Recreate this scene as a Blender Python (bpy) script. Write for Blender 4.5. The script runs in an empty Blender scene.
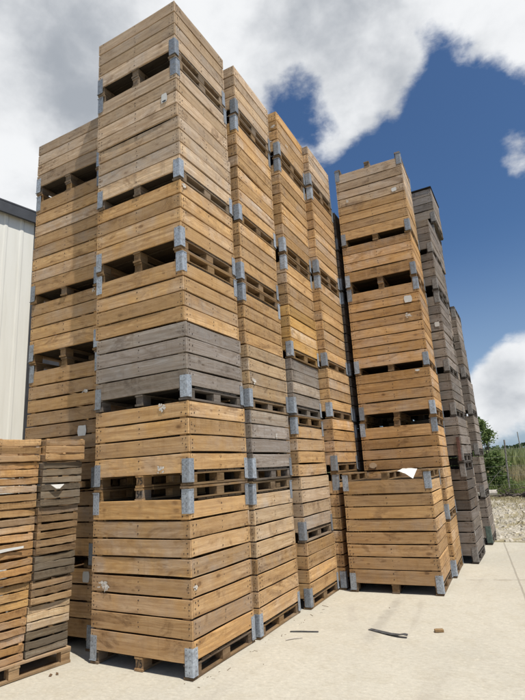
import bpy, bmesh, math, random
from mathutils import Vector, Matrix

SC = bpy.context.scene
COL = SC.collection
R = math.radians

# ------------------------------------------------------------------ camera
CAM_POS = Vector((2.9093, -3.7608, 1.6498))
YAW, PITCH, ROLL, FPX = 0.47792, 0.23860, -0.05847, 496.9
fw = Vector((-math.sin(YAW) * math.cos(PITCH), math.cos(YAW) * math.cos(PITCH), math.sin(PITCH)))
rt = Vector((math.cos(YAW), math.sin(YAW), 0))
up = rt.cross(fw)
r2 = rt * math.cos(ROLL) + up * math.sin(ROLL)
u2 = -rt * math.sin(ROLL) + up * math.cos(ROLL)
cd = bpy.data.cameras.new("camera")
cam = bpy.data.objects.new("camera", cd)
COL.objects.link(cam)
m = Matrix((r2, u2, -fw)).transposed().to_4x4()
m.translation = CAM_POS
cam.matrix_world = m
cd.sensor_fit = 'VERTICAL'
cd.sensor_height = 36
cd.lens = FPX / 700 * 36
cd.clip_start = 0.05
cd.clip_end = 6000
SC.camera = cam
SC.render.resolution_x, SC.render.resolution_y = 768, 1024

# ------------------------------------------------------------------ view
SC.view_settings.view_transform = 'Standard'
SC.view_settings.look = 'None'
SC.view_settings.exposure = 0.28
SC.view_settings.gamma = 1
SC.view_settings.use_curve_mapping = False

# ------------------------------------------------------------------ sun
SUN_EL, SUN_AZ = R(63.0), R(-20.5)           # azimuth measured from +X
sdir = Vector((math.cos(SUN_EL) * math.cos(SUN_AZ), math.cos(SUN_EL) * math.sin(SUN_AZ), math.sin(SUN_EL)))
sd = bpy.data.lights.new("sun", 'SUN')
sd.energy = 4.4
sd.angle = R(0.5)
sd.color = (1.0, 0.95, 0.86)
sun = bpy.data.objects.new("sun", sd)
sun.rotation_euler = (-sdir).to_track_quat('-Z', 'Y').to_euler()
sun.location = (8, -8, 20)
COL.objects.link(sun)


# ------------------------------------------------------------------ node helper
class NT:
    def __init__(s, tree):
        s.t = tree
        s.n = tree.nodes
        s.l = tree.links

    def new(s, typ, props=None, **ins):
        nd = s.n.new(typ)
        for k, v in (props or {}).items():
            setattr(nd, k, v)
        for k, v in ins.items():
            s.set(nd, k, v)
        return nd

    def set(s, nd, k, v):
        key = int(k[1:]) if k[0] == 'i' and k[1:].isdigit() else k.replace('_', ' ')
        sock = nd.inputs[key]
        if isinstance(v, bpy.types.NodeSocket):
            s.l.new(v, sock)
        else:
            sock.default_value = v

    def math(s, op, a, b=None, c=None, clamp=False):
        nd = s.n.new('ShaderNodeMath')
        nd.operation = op
        nd.use_clamp = clamp
        for i, v in enumerate((a, b, c)):
            if v is not None:
                s.set(nd, 'i%d' % i, v)
        return nd.outputs[0]

    def vmath(s, op, a, b=None):
        nd = s.n.new('ShaderNodeVectorMath')
        nd.operation = op
        s.set(nd, 'i0', a)
        if b is not None:
            s.set(nd, 'i1', b)
        return nd.outputs['Value'] if op in ('DOT_PRODUCT', 'LENGTH') else nd.outputs[0]

    def ramp(s, v, a, b, lo=0.0, hi=1.0, smooth=True):
        nd = s.n.new('ShaderNodeMapRange')
        nd.interpolation_type = 'SMOOTHSTEP' if smooth else 'LINEAR'
        s.set(nd, 'i0', v)
        nd.inputs[1].default_value = a
        nd.inputs[2].default_value = b
        nd.inputs[3].default_value = lo
        nd.inputs[4].default_value = hi
        return nd.outputs[0]

    def mix(s, f, a, b, mode='MIX'):
        nd = s.n.new('ShaderNodeMix')
        nd.data_type = 'RGBA'
        nd.blend_type = mode
        s.set(nd, 'i0', f)
        for i, v in ((6, a), (7, b)):
            if isinstance(v, tuple) and len(v) == 3:
                v = (*v, 1)
            s.set(nd, 'i%d' % i, v)
        return nd.outputs[2]

    def noise(s, vec, scale, detail=4, rough=0.55, dist=0.0):
        nd = s.n.new('ShaderNodeTexNoise')
        s.l.new(vec, nd.inputs['Vector'])
        nd.inputs['Scale'].default_value = scale
        nd.inputs['Detail'].default_value = detail
        nd.inputs['Roughness'].default_value = rough
        nd.inputs['Distortion'].default_value = dist
        return nd.outputs['Fac']

    def mapping(s, vec, scale, loc=(0, 0, 0)):
        nd = s.n.new('ShaderNodeMapping')
        s.l.new(vec, nd.inputs['Vector'])
        nd.inputs['Scale'].default_value = scale
        nd.inputs['Location'].default_value = loc
        return nd.outputs[0]


# ------------------------------------------------------------------ world: sky with clouds
world = bpy.data.worlds.new("World")
SC.world = world
world.use_nodes = True
w = NT(world.node_tree)
w.n.clear()
sky = w.new('ShaderNodeTexSky', dict(sky_type='NISHITA', sun_disc=False))
sky.sun_elevation = SUN_EL
sky.sun_rotation = R(90) - SUN_AZ
sky.altitude = 50
sky.air_density = 1.0
sky.dust_density = 1.2
sky.ozone_density = 2.5
geo = w.new('ShaderNodeTexCoord').outputs['Generated']
dirv = w.vmath('NORMALIZE', geo)
dz = w.new('ShaderNodeSeparateXYZ', None, i0=dirv).outputs[2]
# cloud cover: broken noise plus the places where the cloud banks stand
COVER = [  # direction, radius (deg), weight
    ((-0.600, 0.364, 0.713), 16, 0.30), ((-0.602, 0.439, 0.667), 11, 0.26), ((-0.643, 0.518, 0.564), 10, 0.22),
    ((-0.673, 0.461, 0.579), 8, 0.20), ((-0.74, 0.42, 0.52), 12, 0.25),
    ((-0.50, 0.50, 0.70), 12, 0.30), ((-0.351, 0.591, 0.726), 14, 0.32), ((-0.237, 0.664, 0.709), 10, 0.32),
    ((-0.169, 0.717, 0.677), 8, 0.34), ((-0.136, 0.750, 0.645), 5.5, 0.26), ((-0.053, 0.700, 0.715), 6, 0.24),
    ((0.085, 0.752, 0.651), 6, 0.34), ((0.16, 0.77, 0.61), 6, 0.34), ((0.14, 0.70, 0.69), 9, 0.26),
    ((-0.678, 0.436, 0.593), 2.2, -0.20),
    ((-0.262, 0.725, 0.637), 4.2, -0.62), ((-0.295, 0.70, 0.65), 3.0, -0.30), ((-0.21, 0.77, 0.60), 3.5, 0.12),
    ((-0.01, 0.785, 0.617), 5.0, -0.26), ((-0.115, 0.826, 0.551), 6.5, -0.30), ((-0.060, 0.887, 0.457), 13, -0.42),
    ((0.06, 0.88, 0.46), 9, -0.24), ((0.030, 0.950, 0.310), 7, -0.30), ((-0.084, 0.968, 0.235), 3, -0.1),
    ((0.050, 0.862, 0.503), 2.8, 0.33), ((0.085, 0.868, 0.485), 3.4, 0.30),
    ((-0.006, 0.983, 0.180), 4.2, 0.28), ((0.03, 0.978, 0.205), 4.5, 0.30), ((-0.05, 0.990, 0.125), 5, 0.22),
    ((0.02, 0.992, 0.110), 6, 0.22), ((-0.12, 0.985, 0.10), 6, 0.15), ((0.02, 0.998, 0.05), 4, -0.10), ((-0.03, 0.989, 0.15), 4, 0.14),
]
warp = w.new('ShaderNodeTexNoise')
w.l.new(dirv, warp.inputs['Vector'])
warp.inputs['Scale'].default_value = 3.0
warp.inputs['Detail'].default_value = 6
wv = w.vmath('SUBTRACT', warp.outputs['Color'], (0.5, 0.5, 0.5))
dw = w.vmath('NORMALIZE', w.vmath('ADD', dirv, w.vmath('SCALE', wv)))
dw.node.inputs[0].links[0].from_node.inputs[1].links[0].from_node.inputs['Scale'].default_value = 0.15


def spots(lst, vec):
    tot = None
    for d, rad, wt in lst:
        dp = w.vmath('DOT_PRODUCT', vec, tuple(Vector(d).normalized()))
        g = w.ramp(dp, math.cos(R(rad * 1.25)), math.cos(R(rad * 0.25)), 0, wt)
        tot = g if tot is None else w.math('ADD', tot, g)
    return tot


bias = spots(COVER, dw)
squash = w.mapping(dirv, (1, 1, 1.25))
fbm = w.noise(squash, 5.5, 10, 0.55, 0.2)
fbm2 = w.noise(w.mapping(dirv, (1, 1, 1.4), (3, 1, 7)), 15.0, 8, 0.6, 0.2)
dens = w.math('ADD', w.math('ADD', w.math('MULTIPLY', fbm, 1.10), w.math('MULTIPLY', fbm2, 0.60)), w.math('SUBTRACT', bias, 0.31))
fbm3 = w.noise(w.mapping(dirv, (1, 1, 1.8), (1, 9, 4)), 38.0, 6, 0.6, 0.4)
dens = w.math('ADD', dens, w.math('MULTIPLY', w.math('SUBTRACT', fbm3, 0.5), 0.30))
cover = w.ramp(dens, 0.46, 0.92)
SHADE = [((-0.602, 0.439, 0.667), 9, -0.42), ((-0.56, 0.50, 0.66), 7, -0.25), ((-0.62, 0.50, 0.60), 5, -0.3),
         ((-0.169, 0.700, 0.692), 9, -0.26), ((-0.10, 0.74, 0.665), 5, -0.15), ((-0.25, 0.64, 0.72), 8, -0.12),
         ((-0.690, 0.455, 0.560), 5.5, 0.35), ((-0.36, 0.57, 0.74), 7, 0.22), ((0.085, 0.752, 0.651), 9, 0.35),
         ((0.01, 0.979, 0.215), 3, 0.12), ((0.0, 0.988, 0.15), 4, -0.40), ((0.0, 0.992, 0.11), 5, -0.22)]
shn = w.noise(w.mapping(dirv, (1, 1, 1.3), (5, 2, 1)), 5.5, 8, 0.5, 0.2)
shn2 = w.noise(w.mapping(dirv, (1, 1, 1.3), (2, 6, 3)), 17.0, 8, 0.55, 0.2)
sh = w.math('ADD', w.math('MULTIPLY', w.math('SUBTRACT', shn, 0.5), 1.5), w.math('MULTIPLY', w.math('SUBTRACT', shn2, 0.5), 0.70))
sh = w.math('ADD', sh, w.ramp(fbm, 0.35, 0.75, 0.18, -0.18))
shade = w.math('ADD', w.math('ADD', sh, 0.72), w.math('MULTIPLY', spots(SHADE, dw), 0.68))
shade = w.ramp(shade, -0.15, 1.05, 0, 1)
ccol = w.mix(shade, (3.3, 3.55, 3.9), (7.75, 7.85, 7.95))
lum = w.vmath('DOT_PRODUCT', sky.outputs[0], (0.25, 0.45, 0.3))
skyc = w.mix(0.9, sky.outputs[0], (0.43, 0.61, 0.78), 'MULTIPLY')
haze = w.ramp(dz, 0.0, 0.42, 0.55, 0.0)
skyc = w.mix(haze, skyc, (3.7, 4.7, 6.0))
bgc = w.mix(w.math('MULTIPLY', cover, 0.97), skyc, ccol)
bg = w.new('ShaderNodeBackground', None, Color=bgc, Strength=0.1)
wo = w.new('ShaderNodeOutputWorld')
w.l.new(bg.outputs[0], wo.inputs[0])


# ------------------------------------------------------------------ materials
def mat(name):
    mt = bpy.data.materials.new(name)
    mt.use_nodes = True
    k = NT(mt.node_tree)
    k.n.clear()
    b = k.new('ShaderNodeBsdfPrincipled')
    o = k.new('ShaderNodeOutputMaterial')
    k.l.new(b.outputs[0], o.inputs[0])
    return mt, k, b


def bump(k, b, h, strength, dist=0.004):
    nd = k.new('ShaderNodeBump', None, Strength=strength, Distance=dist, Height=h)
    k.l.new(nd.outputs[0], b.inputs['Normal'])


def flat(name, col, rough=0.7, metal=0.0, var=0.15, scale=30):
    mt, k, b = mat(name)
    tc = k.new('ShaderNodeTexCoord').outputs['Object']
    n = k.noise(tc, scale, 5, 0.6)
    c = k.mix(k.ramp(n, 0.3, 0.7), tuple(x * (1 - var) for x in col), tuple(x * (1 + var) for x in col))
    k.set(b, 'Base Color', c)
    b.inputs['Roughness'].default_value = rough
    b.inputs['Metallic'].default_value = metal
    bump(k, b, n, 0.25, 0.002)
    return mt


def wood_material(name, fixed=None, crate=False):
    mt, k, b = mat(name)
    tc = k.new('ShaderNodeTexCoord').outputs['Object']
    oi = k.new('ShaderNodeObjectInfo')
    at = k.new('ShaderNodeAttribute', dict(attribute_name='board', attribute_type='GEOMETRY'))
    brd = at.outputs['Color']
    orr = oi.outputs['Random']
    wn = k.new('ShaderNodeTexWhiteNoise', dict(noise_dimensions='4D'))
    k.l.new(brd, wn.inputs['Vector'])
    k.l.new(k.math('MULTIPLY', orr, 91.7), wn.inputs['W'])
    rnd = wn.outputs['Color']
    sep = k.new('ShaderNodeSeparateColor', None, i0=rnd)
    r1, r2_, r3 = sep.outputs[0], sep.outputs[1], sep.outputs[2]
    off = k.vmath('SCALE', rnd)
    off.node.inputs['Scale'].default_value = 37.0
    vec = k.vmath('ADD', tc, off)
    fine = k.noise(k.mapping(vec, (2.0, 60, 60)), 1.0, 6, 0.65, 0.3)
    cath = k.noise(k.mapping(vec, (0.9, 7.0, 7.0)), 1.0, 2, 0.45, 0.2)
    rings = k.math('SINE', k.math('MULTIPLY', cath, 75.0))
    rings = k.ramp(rings, -0.6, 1.0)
    blot = k.noise(vec, 3.0, 4, 0.6, 0.4)
    # knots: a few dark ovals with a ring round them
    vor = k.new('ShaderNodeTexVoronoi', dict(feature='F1'))
    k.l.new(k.mapping(vec, (3.2, 6.0, 6.0)), vor.inputs['Vector'])
    vor.inputs['Scale'].default_value = 1.0
    vs = k.new('ShaderNodeSeparateColor', None, i0=vor.outputs['Color']).outputs[0]
    dk = k.math('ADD', vor.outputs['Distance'], k.math('MULTIPLY', k.math('SUBTRACT', fine, 0.5), 0.08))
    knot = k.math('MULTIPLY', k.ramp(dk, 0.17, 0.06), k.math('GREATER_THAN', vs, 0.42))
    halo = k.math('MULTIPLY', k.ramp(dk, 0.42, 0.15), k.math('GREATER_THAN', vs, 0.55))
    vo2 = k.new('ShaderNodeTexVoronoi', dict(feature='F1'))
    k.l.new(k.mapping(vec, (7.0, 15.0, 15.0), (5, 2, 8)), vo2.inputs['Vector'])
    vo2.inputs['Scale'].default_value = 1.0
    v2s = k.new('ShaderNodeSeparateColor', None, i0=vo2.outputs['Color']).outputs[1]
    d2 = k.math('ADD', vo2.outputs['Distance'], k.math('MULTIPLY', k.math('SUBTRACT', fine, 0.5), 0.16))
    speck = k.math('MULTIPLY', k.ramp(d2, 0.24, 0.10), k.math('GREATER_THAN', v2s, 0.80))
    base = oi.outputs['Color'] if fixed is None else (*fixed, 1)
    # board to board variation
    br = k.ramp(r1, 0, 1, 0.42 if crate else 0.58, 1.30, False)
    cc = k.new('ShaderNodeCombineColor')
    for i in range(3):
        k.l.new(br, cc.inputs[i])
    c = k.mix(1.0, base, cc.outputs[0], 'MULTIPLY')
    warm = k.mix(1.0, c, (1.03, 0.97, 0.80), 'MULTIPLY')
    c = k.mix(k.ramp(r2_, 0.35, 1.0, 0, 0.75), c, warm)
    # grain
    stk = k.noise(k.mapping(vec, (0.55, 26, 26), (2, 7, 1)), 1.0, 5, 0.7, 0.25)
    c = k.mix(k.ramp(stk, 0.30, 0.72, 0.0, 0.75), k.mix(1.0, c, (1.16, 1.14, 1.10), 'MULTIPLY'), k.mix(1.0, c, (0.52, 0.43, 0.34), 'MULTIPLY'))
    dark = k.mix(1.0, c, (0.66, 0.56, 0.44), 'MULTIPLY')
    c = k.mix(k.math('MULTIPLY', rings, 0.46), c, dark)
    c = k.mix(k.ramp(fine, 0.40, 0.70, 0, 0.75), c, dark)
    # weathering: greyed patches, more on some boards
    g = k.math('MULTIPLY', k.ramp(blot, 0.35, 0.72), k.ramp(r3, 0.1, 1.0, 0.08, 0.75))
    lumc = k.new('ShaderNodeHueSaturation', None, Saturation=0.30, Value=0.86, Color=c)
    c = k.mix(g, c, lumc.outputs[0])
    # now and then a board that has gone grey, and water runs down the face
    odd = k.ramp(r3, 0.90, 0.96, 0, 0.55)
    gv = k.new('ShaderNodeHueSaturation', None, Saturation=0.42, Value=0.74, Color=c)
    c = k.mix(odd, c, gv.outputs[0])
    run = k.noise(k.mapping(vec, (24, 24, 1.6), (3, 8, 2)), 1.0, 4, 0.6, 0.3)
    c = k.mix(k.ramp(run, 0.56, 0.74, 0, 0.45), c, k.mix(1.0, c, (0.58, 0.52, 0.47), 'MULTIPLY'))
    # pale scuffs along the grain and dark stains
    sc = k.noise(k.mapping(vec, (3.0, 22, 22), (4, 1, 2)), 1.0, 5, 0.7, 0.8)
    c = k.mix(k.ramp(sc, 0.64, 0.80, 0, 0.40), c, k.mix(1.0, c, (1.5, 1.5, 1.5), 'MULTIPLY'))
    st = k.noise(k.mapping(vec, (1.6, 4.0, 4.0), (9, 3, 5)), 1.0, 6, 0.7, 1.2)
    c = k.mix(k.ramp(st, 0.52, 0.66, 0, 0.85), c, k.mix(1.0, c, (0.40, 0.34, 0.29), 'MULTIPLY'))
    c = k.mix(k.math('MULTIPLY', speck, 0.7), c, k.mix(1.0, c, (0.36, 0.27, 0.20), 'MULTIPLY'))
    c = k.mix(k.math('MULTIPLY', halo, 0.40), c, dark)
    c = k.mix(k.math('MULTIPLY', knot, 0.80), c, k.mix(1.0, c, (0.20, 0.12, 0.07), 'MULTIPLY'))
    k.set(b, 'Base Color', c)
    b.inputs['Roughness'].default_value = 0.82
    b.inputs['Specular IOR Level'].default_value = 0.22
    h = k.math('ADD', fine, k.math('MULTIPLY', rings, 0.25))
    bump(k, b, h, 0.45, 0.003)
    return mt


WOOD = wood_material('weathered_wood')
CRATEWOOD = wood_material('crate_wood', crate=True)
mt, k, b = mat('galvanised_steel')
tc = k.new('ShaderNodeTexCoord').outputs['Object']
oi = k.new('ShaderNodeObjectInfo')
v = k.vmath('ADD', tc, k.vmath('SCALE', oi.outputs['Location']))
vr = k.new('ShaderNodeTexVoronoi')
k.l.new(v, vr.inputs['Vector'])
vr.inputs['Scale'].default_value = 70
sp = k.new('ShaderNodeSeparateColor', None, i0=vr.outputs['Color']).outputs[0]
dirt = k.noise(v, 14, 6, 0.65, 0.5)
c = k.mix(sp, (0.27, 0.30, 0.34), (0.40, 0.44, 0.485))
bb_ = k.ramp(oi.outputs['Random'], 0, 1, 0.62, 1.25, False)
c3 = k.new('ShaderNodeCombineColor', None, i0=bb_, i1=bb_, i2=bb_)
c = k.mix(1.0, c, c3.outputs[0], 'MULTIPLY')
c = k.mix(k.ramp(dirt, 0.46, 0.72, 0, 0.65), c, (0.17, 0.15, 0.13))
k.set(b, 'Base Color', c)
b.inputs['Metallic'].default_value = 0.35
k.set(b, 'Roughness', k.ramp(dirt, 0.3, 0.7, 0.42, 0.7))
bump(k, b, dirt, 0.3, 0.003)
STEEL = mt
OLDSTEEL = flat('rusted_old_steel', (0.20, 0.185, 0.17), 0.75, 0.2, 0.35, 22)
RIVET = flat('dull_rivet', (0.10, 0.10, 0.105), 0.6, 0.4)
NAIL = flat('rusty_nail', (0.055, 0.035, 0.025), 0.7, 0.2)
INK = flat('stencil_ink', (0.03, 0.026, 0.024), 0.85, 0, 0.5, 90)
PAPER = flat('white_paper', (0.58, 0.57, 0.54), 0.6, 0, 0.05, 20)
CHALK = flat('white_paint_splash', (0.56, 0.53, 0.48), 0.85, 0, 0.3, 45)
STRAP = flat('dark_strapping', (0.075, 0.08, 0.085), 0.5, 0.2, 0.4, 25)
RUSTW = flat('red_painted_board', (0.12, 0.055, 0.042), 0.8, 0, 0.4, 18)
GREENP = flat('green_painted_steel', (0.085, 0.12, 0.10), 0.6, 0.1, 0.4, 30)
BARK = flat('dry_bark', (0.075, 0.06, 0.05), 0.95, 0, 0.45, 9)
PALELOG = flat('bleached_log', (0.42, 0.38, 0.33), 0.9, 0, 0.3, 9)
POSTM = flat('grey_post', (0.20, 0.185, 0.165), 0.9, 0, 0.35, 14)
WIREM = flat('fence_wire', (0.19, 0.185, 0.18), 0.6, 0.5)
LEAFBROWN = flat('dry_leaf', (0.12, 0.07, 0.035), 0.9)


def leaf_mat(name, a, bcol, trans=0.25):
    mt, k, b = mat(name)
    at = k.new('ShaderNodeAttribute', dict(attribute_name='board', attribute_type='GEOMETRY'))
    sep = k.new('ShaderNodeSeparateColor', None, i0=at.outputs['Color'])
    c = k.mix(sep.outputs[0], a, bcol)
    k.set(b, 'Base Color', c)
    b.inputs['Roughness'].default_value = 0.65
    b.inputs['Specular IOR Level'].default_value = 0.25
    tr = k.new('ShaderNodeBsdfTranslucent', None, Color=c)
    mx = k.new('ShaderNodeMixShader', None, i0=trans)
    k.l.new(b.outputs[0], mx.inputs[1])
    k.l.new(tr.outputs[0], mx.inputs[2])
    out = [n for n in k.n if n.type == 'OUTPUT_MATERIAL'][0]
    k.l.new(mx.outputs[0], out.inputs[0])
    return mt


LEAF = leaf_mat('shrub_leaves', (0.06, 0.11, 0.03), (0.24, 0.30, 0.11), .35)
REED = leaf_mat('green_reeds', (0.26, 0.30, 0.12), (0.50, 0.52, 0.27), .45)
GRASSG = leaf_mat('green_grass', (0.15, 0.20, 0.065), (0.34, 0.39, 0.16), .4)
GRASSD = leaf_mat('dry_grass', (0.30, 0.25, 0.13), (0.50, 0.44, 0.27), .35)
FARLEAF = leaf_mat('far_tree_leaves', (0.030, 0.055, 0.028), (0.070, 0.105, 0.050))


# ------------------------------------------------------------------ mesh helpers
class MB:
    """collects shapes into one mesh; every board carries a random 'board' colour"""

    def __init__(s, seed=0):
        s.v, s.f, s.c, s.mi = [], [], [], []
        s.r = random.Random(seed)

    def rc(s):
        return (s.r.random(), s.r.random(), s.r.random(), 1)

    def face(s, idx, col, mi=0):
        s.f.append(idx)
        s.c.append(col)
        s.mi.append(mi)

    def hexa(s, p, mi=0, col=None):
        col = col or s.rc()
        n = len(s.v)
        s.v += [tuple(q) for q in p]
        for q in ((0, 3, 2, 1), (4, 5, 6, 7), (0, 1, 5, 4), (1, 2, 6, 5), (2, 3, 7, 6), (3, 0, 4, 7)):
            s.face([n + i for i in q], col, mi)

    def box(s, a, bb, mi=0, col=None, j=0.0):
        x0, y0, z0 = a
        x1, y1, z1 = bb
        q = lambda t: t + s.r.uniform(-j, j) if j else t
        s.hexa([(q(x), q(y), q(z)) for x, y, z in ((x0, y0, z0), (x1, y0, z0), (x1, y1, z0), (x0, y1, z0),
                                                   (x0, y0, z1), (x1, y0, z1), (x1, y1, z1), (x0, y1, z1))], mi, col)

    def plank(s, x0, x1, y0, y1, z0, z1, jz=0.003, jy=0.002, bow=0.006, n=6, mi=0, col=None):
        """a board along x with slightly wandering edges, a small bow and eased edges"""
        col = col or s.rc()
        base = len(s.v)
        r = s.r
        e = min(0.0025, (z1 - z0) * .3)
        by, bz = r.uniform(-bow, bow), r.uniform(-bow, bow) * .6
        a0, a1 = r.uniform(-jz, jz), r.uniform(-jz, jz)
        for i in range(n + 1):
            t = i / n
            x = x0 + (x1 - x0) * t
            o = (1 - (2 * t - 1) ** 2)
            dy = by * o + r.uniform(-jy, jy) * .5
            dz = bz * o + a0 * (1 - t) + a1 * t
            zt, zb = z1 + dz + r.uniform(-jz, jz) * .5, z0 + dz + r.uniform(-jz, jz) * .5
            ya, yb = y0 + dy, y1 + dy
            s.v += [(x, ya + e, zb), (x, yb, zb), (x, yb, zt), (x, ya + e, zt), (x, ya, zt - e), (x, ya, zb + e)]
        for i in range(n):
            p, q = base + 6 * i, base + 6 * (i + 1)
            for u in range(6):
                s.face([p + u, p + (u + 1) % 6, q + (u + 1) % 6, q + u], col, mi)
        s.face([base + u for u in range(5, -1, -1)], col, mi)
        s.face([base + 6 * n + u for u in range(6)], col, mi)

    def disc(s, c, nrm, rad, mi=0, n=7, col=None):
        nrm = Vector(nrm).normalized()
        a = nrm.orthogonal().normalized()
        b_ = nrm.cross(a)
        base = len(s.v)
        c = Vector(c)
        for i in range(n):
            t = 2 * math.pi * i / n
            s.v.append(tuple(c + a * math.cos(t) * rad + b_ * math.sin(t) * rad))
        s.v += [tuple(c + nrm * rad * .35)]
        col = col or s.rc()
        for i in range(n):
            s.face([base + i, base + (i + 1) % n, base + n], col, mi)

    def tube(s, pts, rads, n=8, mi=0, col=None, cap=True):
        col = col or s.rc()
        base = len(s.v)
        P = [Vector(p) for p in pts]
        for i, p in enumerate(P):
            d = (P[min(i + 1, len(P) - 1)] - P[max(i - 1, 0)]).normalized()
            a = d.cross(Vector((0.31, 0.17, 0.93))).normalized()
            b_ = d.cross(a)
            for j in range(n):
                t = 2 * math.pi * j / n
                s.v.append(tuple(p + (a * math.cos(t) + b_ * math.sin(t)) * rads[i]))
        for i in range(len(P) - 1):
            for j in range(n):
                s.face([base + i * n + j, base + i * n + (j + 1) % n, base + (i + 1) * n + (j + 1) % n,
                        base + (i + 1) * n + j], col, mi)
        if cap:
            s.face([base + j for j in range(n - 1, -1, -1)], col, mi)
            s.face([base + (len(P) - 1) * n + j for j in range(n)], col, mi)

    def quad(s, p, mi=0, col=None):
        base = len(s.v)
        s.v += [tuple(q) for q in p]
        s.face(list(range(base, base + len(p))), col or s.rc(), mi)

    def mesh(s, name, *mats, fix=True, smooth=False):
        me = bpy.data.meshes.new(name)
        me.from_pydata(s.v, [], s.f)
        for mm in mats:
            me.materials.append(mm)
        me.polygons.foreach_set('material_index', s.mi)
        at = me.color_attributes.new('board', 'FLOAT_COLOR', 'CORNER')
        buf = []
        for f, c_ in zip(s.f, s.c):
            buf += list(c_) * len(f)
        at.data.foreach_set('color', buf)
        if fix:
            bm = bmesh.new()
            bm.from_mesh(me)
            bmesh.ops.recalc_face_normals(bm, faces=bm.faces)
            bm.to_mesh(me)
            bm.free()
        if smooth:
            me.polygons.foreach_set('use_smooth', [True] * len(me.polygons))
        me.update()
        return me


def obj(name, me, parent=None, loc=(0, 0, 0), rot=(0, 0, 0), color=None):
    o = bpy.data.objects.new(name, me)
    COL.objects.link(o)
    if parent is not None:
        o.parent = parent
    o.location = loc
    o.rotation_euler = rot
    if color:
        o.color = (*color, 1)
    return o


def tag(o, label=None, cat=None, group=None, kind=None):
    for key, val in (('label', label), ('category', cat), ('group', group), ('kind', kind)):
        if val:
            o[key] = val
    return o


def empty(name, loc, rz=0.0):
    o = bpy.data.objects.new(name, None)
    COL.objects.link(o)
    o.empty_display_size = 0.2
    o.location = loc
    o.rotation_euler = (0, 0, rz)
    return o


# ------------------------------------------------------------------ the setting: ground, yard, gravel
mt, k, b = mat('dirt_ground')
tc = k.new('ShaderNodeTexCoord').outputs['Object']
n1 = k.noise(tc, 0.7, 7, 0.65, 0.4)
n2 = k.noise(tc, 9.0, 6, 0.65)
c = k.mix(k.ramp(n1, 0.35, 0.65), (0.30, 0.25, 0.16), (0.21, 0.21, 0.10))
c = k.mix(k.ramp(n2, 0.4, 0.75, 0, 0.7), c, (0.42, 0.37, 0.28))
k.set(b, 'Base Color', c)
b.inputs['Roughness'].default_value = 0.95
bump(k, b, n2, 0.7, 0.05)
DIRT = mt

mt, k, b = mat('cream_concrete')
tc = k.new('ShaderNodeTexCoord').outputs['Object']
sx = k.new('ShaderNodeSeparateXYZ', None, i0=tc)
X, Y = sx.outputs[0], sx.outputs[1]
n1 = k.noise(tc, 0.55, 6, 0.6, 0.6)
n2 = k.noise(tc, 4.5, 8, 0.68, 0.3)
n3 = k.noise(tc, 70, 4, 0.7)
n4 = k.noise(k.mapping(tc, (1, 1.5, 1)), 22, 7, 0.7, 0.3)
c = k.mix(k.ramp(n1, 0.35, 0.68), (0.468, 0.436, 0.362), (0.415, 0.388, 0.324))
c = k.mix(k.ramp(n2, 0.44, 0.70, 0, 0.55), c, (0.39, 0.35, 0.27))
c = k.mix(k.ramp(n4, 0.46, 0.72, 0, 0.55), c, (0.32, 0.29, 0.23))
c = k.mix(k.ramp(n4, 0.48, 0.28, 0, 0.6), c, (0.60, 0.55, 0.44))
c = k.mix(k.ramp(n3, 0.45, 0.75, 0, 0.45), c, (0.36, 0.31, 0.24))
# smeared tyre and forklift marks running along the stacks
tm = k.noise(k.mapping(tc, (2.6, 0.35, 1), (0.4, 0, 0)), 1.0, 6, 0.6, 0.5)
c = k.mix(k.ramp(tm, 0.56, 0.74, 0, 0.3), c, (0.30, 0.27, 0.225))


def streak(c, x0, y0, x1, y1, wd, amt, col):
    d = Vector((x1 - x0, y1 - y0, 0))
    L = d.length
    d.normalize()
    rel = k.vmath('SUBTRACT', tc, (x0, y0, 0))
    al = k.vmath('DOT_PRODUCT', rel, tuple(d))
    ac = k.vmath('DOT_PRODUCT', rel, (-d.y, d.x, 0))
    wob = k.math('MULTIPLY', k.math('SUBTRACT', n2, 0.5), wd * 1.6)
    ac = k.math('ABSOLUTE', k.math('ADD', ac, wob))
    mk = k.math('MULTIPLY', k.ramp(ac, wd, wd * 0.2), k.math('MULTIPLY', k.ramp(al, -0.1, 0.15), k.ramp(al, L + .1, L - .2)))
    return k.mix(k.math('MULTIPLY', mk, k.ramp(n2, 0.3, 0.6, amt * .3, amt)), c, col)


c = streak(c, 1.14, 3.05, 1.20, 1.3, 0.10, 0.38, (0.24, 0.22, 0.19))
c = streak(c, 1.42, 3.0, 1.55, 1.75, 0.05, 0.25, (0.26, 0.23, 0.19))
c = streak(c, 0.9, 1.9, 0.62, 2.6, 0.07, 0.3, (0.30, 0.26, 0.22))
# sawn joints and a few cracks
wx = k.math('MULTIPLY', k.math('SUBTRACT', k.noise(tc, 3.0, 5, 0.6), 0.5), 0.05)
jx = k.math('ADD', X, k.math('ADD', k.math('MULTIPLY', Y, 0.1024), k.math('MULTIPLY', wx, .4)))
j1 = k.math('ABSOLUTE', k.math('SUBTRACT', k.math('WRAP', jx, 0.0, 3.9), 2.89))
j1 = k.math('MULTIPLY', k.ramp(j1, 0.018, 0.005), k.ramp(X, 1.2, 1.6))
jy = k.math('ADD', Y, k.math('ADD', k.math('MULTIPLY', X, -0.2), k.math('MULTIPLY', wx, 1.2)))
j2 = k.math('ABSOLUTE', k.math('SUBTRACT', k.math('WRAP', jy, -1.2, 4.9), 3.87))
j2 = k.math('MULTIPLY', k.math('MULTIPLY', k.ramp(j2, 0.030, 0.010), k.ramp(n2, 0.42, 0.56)), k.ramp(X, 1.2, 1.6))
jt = k.math('MAXIMUM', j1, j2)
c = k.mix(k.math('MULTIPLY', jt, 0.45), c, (0.15, 0.13, 0.10))
k.set(b, 'Base Color', c)
b.inputs['Roughness'].default_value = 0.9
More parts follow.
